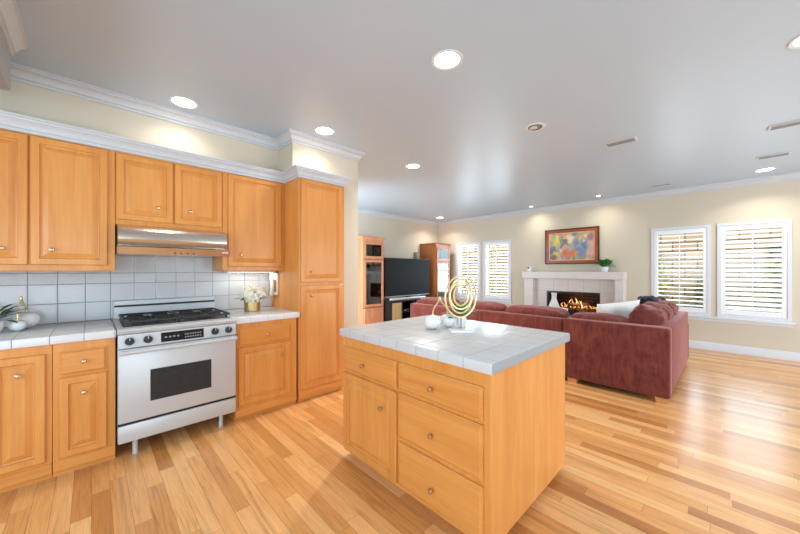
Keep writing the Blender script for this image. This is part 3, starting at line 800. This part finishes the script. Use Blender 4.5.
# painting
def art():
    k = N('abstract_painting'); v = k.obj(); x, y, z = k.sep(v)
    wv = k.n('TexNoise'); k.l(v, wv.inputs['Vector']); wv.inputs['Scale'].default_value = 7; wv.inputs['Detail'].default_value = 3
    q = k.vec('ADD', v, k.vec('MULTIPLY', k.vec('SUBTRACT', wv.outputs[1], (.5,.5,.5)), (.10,.16,.16)))
    vo = k.n('TexVoronoi'); k.l(q, vo.inputs['Vector']); vo.inputs['Scale'].default_value = 13
    rr = k.n('SeparateColor'); k.l(vo.outputs['Color'], rr.inputs[0])
    pal = k.ramp(rr.outputs[0], [(0, lin(120,160,120)), (.14, lin(226,180,40)), (.26, lin(150,176,120)), (.4, lin(60,100,170)), (.52, lin(236,224,196)), (.64, lin(208,120,60)), (.76, lin(150,176,190)), (.88, lin(120,90,70)), (1, lin(226,190,120))])
    k_ = pal
    qx, qy, qz = k.sep(q)
    for (cy, cz, ry, rz, c) in ((.10, .27, .10, .07, lin(236,150,60)), (.30, .16, .05, .14, lin(240,200,60)), (.02, .16, .07, .13, lin(238,226,210)), (.03, -.17, .17, .11, lin(220,84,40)),
                              (-.22, -.1, .12, .2, lin(70,110,170)), (-.4, -.08, .06, .28, lin(224,150,160)), (-.40, .2, .05, .09, lin(110,70,130)), (.42, -.08, .06, .12, lin(60,80,140)), (-.1, .05, .05, .12, lin(90,130,190)),
                              (.38, -.24, .12, .05, lin(90,50,50)), (.12, -.02, .05, .08, lin(226,160,150))):
        a = k.math('DIVIDE', k.math('SUBTRACT', qy, cy), ry); b = k.math('DIVIDE', k.math('SUBTRACT', qz, cz), rz)
        d = k.math('ADD', k.math('MULTIPLY', a, a), k.math('MULTIPLY', b, b))
        k_ = k.mix(k.math('MULTIPLY', k.math('SUBTRACT', 1.25, d, clamp=True), .8), k_, c)
    fine = k.noise(v, 60, 2); k_ = k.mix(k.math('MULTIPLY', fine, .25), k_, lin(200,190,170))
    k.set(k_, .6); return k.m
py, pz = (1.877+2.970)/2, (1.503+2.287)/2; hy, hz = .5465, .392
r = thing('framed_painting', 'colourful abstract painting in orange brown wooden frame above the mantel', 'painting', (7.6, py, pz))
FRW = wood('frame_wood', lin(140,62,26), lin(164,78,34), lin(182,94,46), axis=1)
def frame(m, hy, hz, w, xa, xb):
    m.box(xa, xb, py-hy, py+hy, pz+hz-w, pz+hz, bev=.003, seg=1).box(xa, xb, py-hy, py+hy, pz-hz, pz-hz+w, bev=.003, seg=1)
    m.box(xa, xb, py-hy, py-hy+w, pz-hz+w, pz+hz-w, bev=.003, seg=1).box(xa, xb, py+hy-w, py+hy, pz-hz+w, pz+hz-w, bev=.003, seg=1); return m
frame(MB(), hy, hz, .022, 7.56, 7.618).build('frame_edge', plain('frame_dark', lin(58,28,18), .4), r)
frame(MB(), hy-.022, hz-.022, .062, 7.572, 7.612).build('frame', FRW, r)
frame(MB(), hy-.084, hz-.084, .012, 7.578, 7.61).build('liner', plain('frame_liner', lin(230,216,190), .5), r)
MB().box(7.592, 7.612, py-hy+.094, py+hy-.094, pz-hz+.094, pz+hz-.094).build('canvas', art(), r)

# ------------------------------------------------------------------ television wall
def tower(x0, x1, label, wv, items):
    y0, y1 = 5.6, 6.18; xc = (x0+x1)/2
    r = thing('display_cabinet', label, 'cabinet', (xc, 5.9, 0))
    m = MB()
    m.box(x0, x0+.02, y0, y1, 0, 2.06).box(x1-.02, x1, y0, y1, 0, 2.06).box(x0+.02, x1-.02, y1-.015, y1, 0, 2.06)
    for z in (.05, .525, 1.61, 2.02): m.box(x0+.02, x1-.02, y0, y1-.016, z, z+.03)
    m.build('cabinet_body', wv, r)
    MB().sweep([(x0, y1), (x0, y0), (x1, y0), (x1, y1)][::-1], [(0, 2.0), (0, 2.062), (0, 2.12), (-.035, 2.12), (-.035, 2.10), (-.02, 2.085), (-.008, 2.06), (-.004, 2.04)][::-1]).box(x0+.001, x1-.001, y0+.001, y1-.001, 2.061, 2.118).build('cornice', wv, r)
    MB().box(x0+.021, x1-.021, y0+.02, y1-.03, 1.08, 1.088).build('glass_shelf', PANE, r)
    for (z0, z1, g) in ((1.63, 2.0, CABGLD), (.545, 1.60, CABGL)):
        s = .055; d = MB()
        for (a, b, c, e) in ((x0+.02, x0+.02+s, z0, z1), (x1-.02-s, x1-.02, z0, z1), (x0+.02+s, x1-.02-s, z0, z0+s), (x0+.02+s, x1-.02-s, z1-s, z1)): d.box(a, b, y0-.02, y0-.001, c, e, bev=.003, seg=1)
        d = d.build('door', wv, r)
        MB().box(x0+.02+s, x1-.02-s, y0-.012, y0-.008, z0+s, z1-s).build('door_glass', g, d)
        knob(fr_k(y0), x1-.045, (z0+z1)/2, .02, d, r=.011)
    door(fr_k(y0), x0+.02, x1-.02, .06, .515, r, x1-.045, .30, mt=wv)
    return r
tower(4.29, 4.89, 'tall wooden glass-door cabinet left of the television', CHV, 1)
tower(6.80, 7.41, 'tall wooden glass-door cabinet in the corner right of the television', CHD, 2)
def jar(x, y, z, s, mt, lb, prof):
    single('display_vase', MB().lathe([(a*s, b*s) for a, b in prof], (x, y, z), 20), mt, lb, 'vase', (x, y, z), 'ornaments in the glass cabinets')
P1 = [(.3, 0), (.5, .3), (.45, .7), (.2, .95), (.25, 1.1), (.22, 1.1)]
jar(4.50, 5.85, .556, .22, PORCM, 'white vase on the lower shelf of left glass cabinet', P1); jar(4.70, 5.9, .556, .16, BLACK, 'dark bowl on the lower shelf of left glass cabinet', [(.3,0),(.6,.5),(.55,.5),(.3,.1)])
jar(4.72, 5.85, 1.089, .25, BROWN, 'brown vase on the glass shelf of left cabinet', P1); jar(4.47, 5.9, 1.089, .22, PORCM, 'white vase on the glass shelf of left cabinet', P1)
r = thing('tv_stand', 'low black television stand with open shelves and tan cloth door', 'tv stand', (5.7, 5.65, 0))
BLK = plain('black_lacquer', lin(34,34,37), .3, var=.08)
m = MB(); x0, x1, y0, y1 = 4.92, 6.56, 5.42, 5.95
m.box(x0, x1, y0, y1, .62, .655, bev=.004, seg=1).box(x0, x1, y0, y1, .04, .08).box(x0, x1, y1-.015, y1, .08, .62)
for x in (x0, 5.32, 5.74, 6.16, x1-.025): m.box(x, x+.025, y0+.005, y1-.016, .08, .62)
for (a, b) in ((5.345, 5.74), (5.765, 6.16), (6.185, 6.535)): m.box(a, b, y0+.01, y1-.016, .35, .365)
m.build('stand_body', BLK, r)
d = MB().box(x0+.026, 5.319, y0-.002, y0+.016, .085, .615, bev=.002, seg=1).build('door', BLK, r)
MB().box(x0+.075, 5.29, y0-.006, y0-.0025, .20, .60).build('cloth_panel', CLOTH, d)
for x in (x0+.05, x1-.09):
    for y in (y0+.04, y1-.08): MB().box(x, x+.04, y, y+.04, 0, .039).build('foot', BLK, r)
r = thing('television', 'large black flat-screen television on the low black stand', 'television', (5.75, 5.68, .655))
MB().box(4.99, 6.60, 5.66, 5.72, .735, 1.665, bev=.006).build('tv_case', BLACK, r)
MB().box(5.003, 6.587, 5.656, 5.661, .752, 1.655).build('tv_screen', SCREEN, r)
MB().box(5.0, 6.59, 5.652, 5.66, .722, .738, bev=.002, seg=1).build('lower_bezel', STEEL, r)
MB().box(5.45, 6.15, 5.56, 5.82, .656, .668, bev=.004).box(5.74, 5.86, 5.67, 5.71, .668, .74).build('tv_foot', BLACK, r)
r = thing('soundbar', 'slim silver-topped soundbar in front of the television screen', 'soundbar', (5.6, 5.49, .655))
MB().box(5.0, 6.2, 5.45, 5.53, .656, .708, bev=.012).build('soundbar_body', STEEL, r)
for (x, z, lb) in ((5.45, .366, 'black media box on middle shelf of tv stand near cloth door'), (5.86, .366, 'black media box on middle shelf of tv stand, second from cloth door')):
    rr = thing('media_player', lb, 'electronics', (x+.12, 5.6, z)); MB().box(x, x+.26, 5.5, 5.8, z, z+.055, bev=.004).build('case', BLACK, rr)
    MB().box(x+.02, x+.10, 5.4985, 5.5005, z+.02, z+.035).build('display', MARK, rr)
r = thing('wall_speaker', 'small grey speaker on the wall between television and corner cabinet', 'speaker', (6.62, 6.19, 1.66))
MB().box(6.54, 6.66, 6.09, 6.199, 1.66, 1.88, bev=.01).build('speaker_case', plain('speaker_grey', lin(150,140,128), .6), r)

# ------------------------------------------------------------------ sectional sofa
r = thing('sofa', 'long maroon chenille sofa section running behind island', 'sofa', (4.6, 2.7, 0))
MB().box(4.17, 4.36, 1.435, 4.05, .062, .765, bev=.022, seg=3).build('back_frame', SOFA, r)
MB().box(4.361, 5.10, 1.435, 3.90, .062, .30, bev=.02, seg=3).build('seat_base', SOFA, r)
MB().box(4.361, 5.12, 3.90, 4.05, .062, .60, bev=.03, seg=3).build('armrest', SOFA, r)
for i in range(3):
    y0 = 1.45+i*.815; MB().ball((4.76, y0+.405, .375), .36, .402, .085, e=.38, amp=.02, seed=i, nu=40, nv=20).build('seat_cushion', SOFA, r)
RY = Matrix.Rotation(math.radians(-10), 3, 'Y')
for i in range(3):
    y0 = 1.44+i*.865; MB().ball((4.45, y0+.435, .625), .14, .43, .24, M=RY, e=.34, amp=.05, fr=3, seed=i+5, nu=44, nv=24).build('back_cushion', SOFA, r)
for x in (4.20, 5.02):
    for y in (1.46, 3.95): MB().loft([[(x+a*.8, y+b*.8, 0.0) for a, b in ((.01,.01),(.07,.01),(.07,.09),(.01,.09))], [(x+a, y+b, .061) for a, b in ((0,0),(.08,0),(.08,.10),(0,.10))]]).build('foot', LEG, r)
r = thing('sofa', 'maroon chenille corner section of the sofa facing fireplace', 'sofa', (5.0, .8, 0))
MB().box(4.17, 4.36, .41, 1.425, .062, .775, bev=.022, seg=3).box(4.361, 6.18, .41, .60, .062, .775, bev=.022, seg=3).build('back_frame', SOFA, r)
MB().box(4.361, 6.18, .601, 1.425, .062, .30, bev=.02, seg=3).build('seat_base', SOFA, r)
MB().box(6.181, 6.34, .41, 1.40, .062, .60, bev=.03, seg=3).build('armrest', SOFA, r)
for i in range(2):
    x0 = 4.40+i*.89; MB().ball((x0+.44, 1.02, .375), .435, .40, .085, e=.38, amp=.02, seed=i+20, nu=40, nv=20).build('seat_cushion', SOFA, r)
MB().ball((4.46, 1.10, .60), .14, .33, .24, M=RY, e=.45, amp=.05, seed=31, nu=44, nv=24).build('back_cushion', SOFA, r)
RX = Matrix.Rotation(math.radians(12), 3, 'X')
for xc, hw, sd in ((4.60, .24, 33), (5.10, .25, 34), (5.68, .30, 36)):
    MB().ball((xc, .67, .70), hw, .17, .255, M=RX, e=.6, amp=.11, fr=4, seed=sd, nu=48, nv=28).build('back_cushion', SOFA, r)
for x, y in ((4.185, 1.27), (4.185, .425), (6.2, .43), (6.2, 1.25)):
    MB().loft([[(x+a, y+b, 0.0) for a, b in ((.01,.01),(.07,.01),(.07,.10),(.01,.10))], [(x+a, y+b, .061) for a, b in ((0,0),(.08,0),(.08,.11),(0,.11))]]).build('foot', LEG, r)
# loose pillows
def pillow(c, w, h, t, M, mt, lb, seed, amp=.05, cat='pillow', tassels=False):
    r = thing('throw_pillow', lb, cat, c)
    m = MB(); n = 22; top = []; bot = []
    for s, out in ((1, top), (-1, bot)):
        for j in range(n+1):
            for i in range(n+1):
                u, v = 2*i/n-1, 2*j/n-1
                k = (max(0, 1-u**4)*max(0, 1-v**4))**.5
                pin = 1-.07*(abs(u)**2*(1-abs(v)**2)+abs(v)**2*(1-abs(u)**2))*.8
                d = t*k*(1+amp*3*noise.noise(Vector((u*2+seed, v*2, s))))
                out.append(Vector((u*w*(1-.06*(1-v*v)), s*d, v*h*(1-.06*(1-u*u)))))
    V = {}
    for s, out in ((1, top), (-1, bot)):
        vs = []
        for idx, p in enumerate(out):
            j, i = divmod(idx, n+1); edge = i in (0, n) or j in (0, n)
            key = (i, j) if edge else (i, j, s)
            if key not in V: V[key] = m.bm.verts.new(Vector(c)+M @ p)
            vs.append(V[key])
        for j in range(n):
            for i in range(n):
                try: m.bm.faces.new((vs[j*(n+1)+i], vs[j*(n+1)+i+1], vs[(j+1)*(n+1)+i+1], vs[(j+1)*(n+1)+i]))
                except ValueError: pass
    m.build('pillow_cover', mt, r)
    return r
def rot(rz, rx, ry=0): return Matrix.Rotation(math.radians(rz), 3, 'Z') @ Matrix.Rotation(math.radians(ry), 3, 'Y') @ Matrix.Rotation(math.radians(rx), 3, 'X')
pillow((4.84, 1.00, .76), .29, .215, .085, rot(-40, 14, -5), PILW, 'large white knitted pillow in the corner of the sofa', 2)
pillow((4.80, 1.80, .66), .27, .20, .09, rot(-50, -35, 4), PILW, 'white pillow on the long sofa section, beside the large knitted one', 3)
# dark throw lying over the back cushions
m = MB(); random.seed(2)
for k in range(6):
    P = []
    for i in range(14):
        t = i/13; P.append((5.25+.75*t, .68+.035*k+.02*math.sin(5*t+k), .945+.02*math.sin(9*t+k*2)+(.02 if k in (2, 3) else 0)-.05*max(0, t-.75)*4))
    m.tube(P, [.03+.012*math.sin(i*1.3+k) for i in range(14)], 8)
single('throw_blanket', m, THROW, 'dark navy knitted throw bunched on top of the corner sofa cushions', 'blanket', (5.5, .68, .87))
# low table and vase in front of the fire
r = thing('coffee_table', 'low dark wooden coffee table between sofa and fireplace', 'table', (6.05, 2.3, 0))
MB().box(5.7, 6.4, 1.75, 2.85, .40, .44, bev=.006).build('tabletop', TABLEW, r)
for x in (5.75, 6.29):
    for y in (1.8, 2.74): MB().box(x, x+.06, y, y+.06, 0, .399, bev=.003, seg=1).build('leg', TABLEW, r)
single('floor_vase', MB().lathe([(.05, 0), (.085, .06), (.098, .16), (.09, .26), (.06, .34), (.042, .39), (.040, .45), (.052, .505), (.048, .505), (.036, .45)], (6.2, 2.27, .4405), 28), PORCM, 'white bottle vase on coffee table in front of the firebox', 'vase', (6.2, 2.27, .4405))
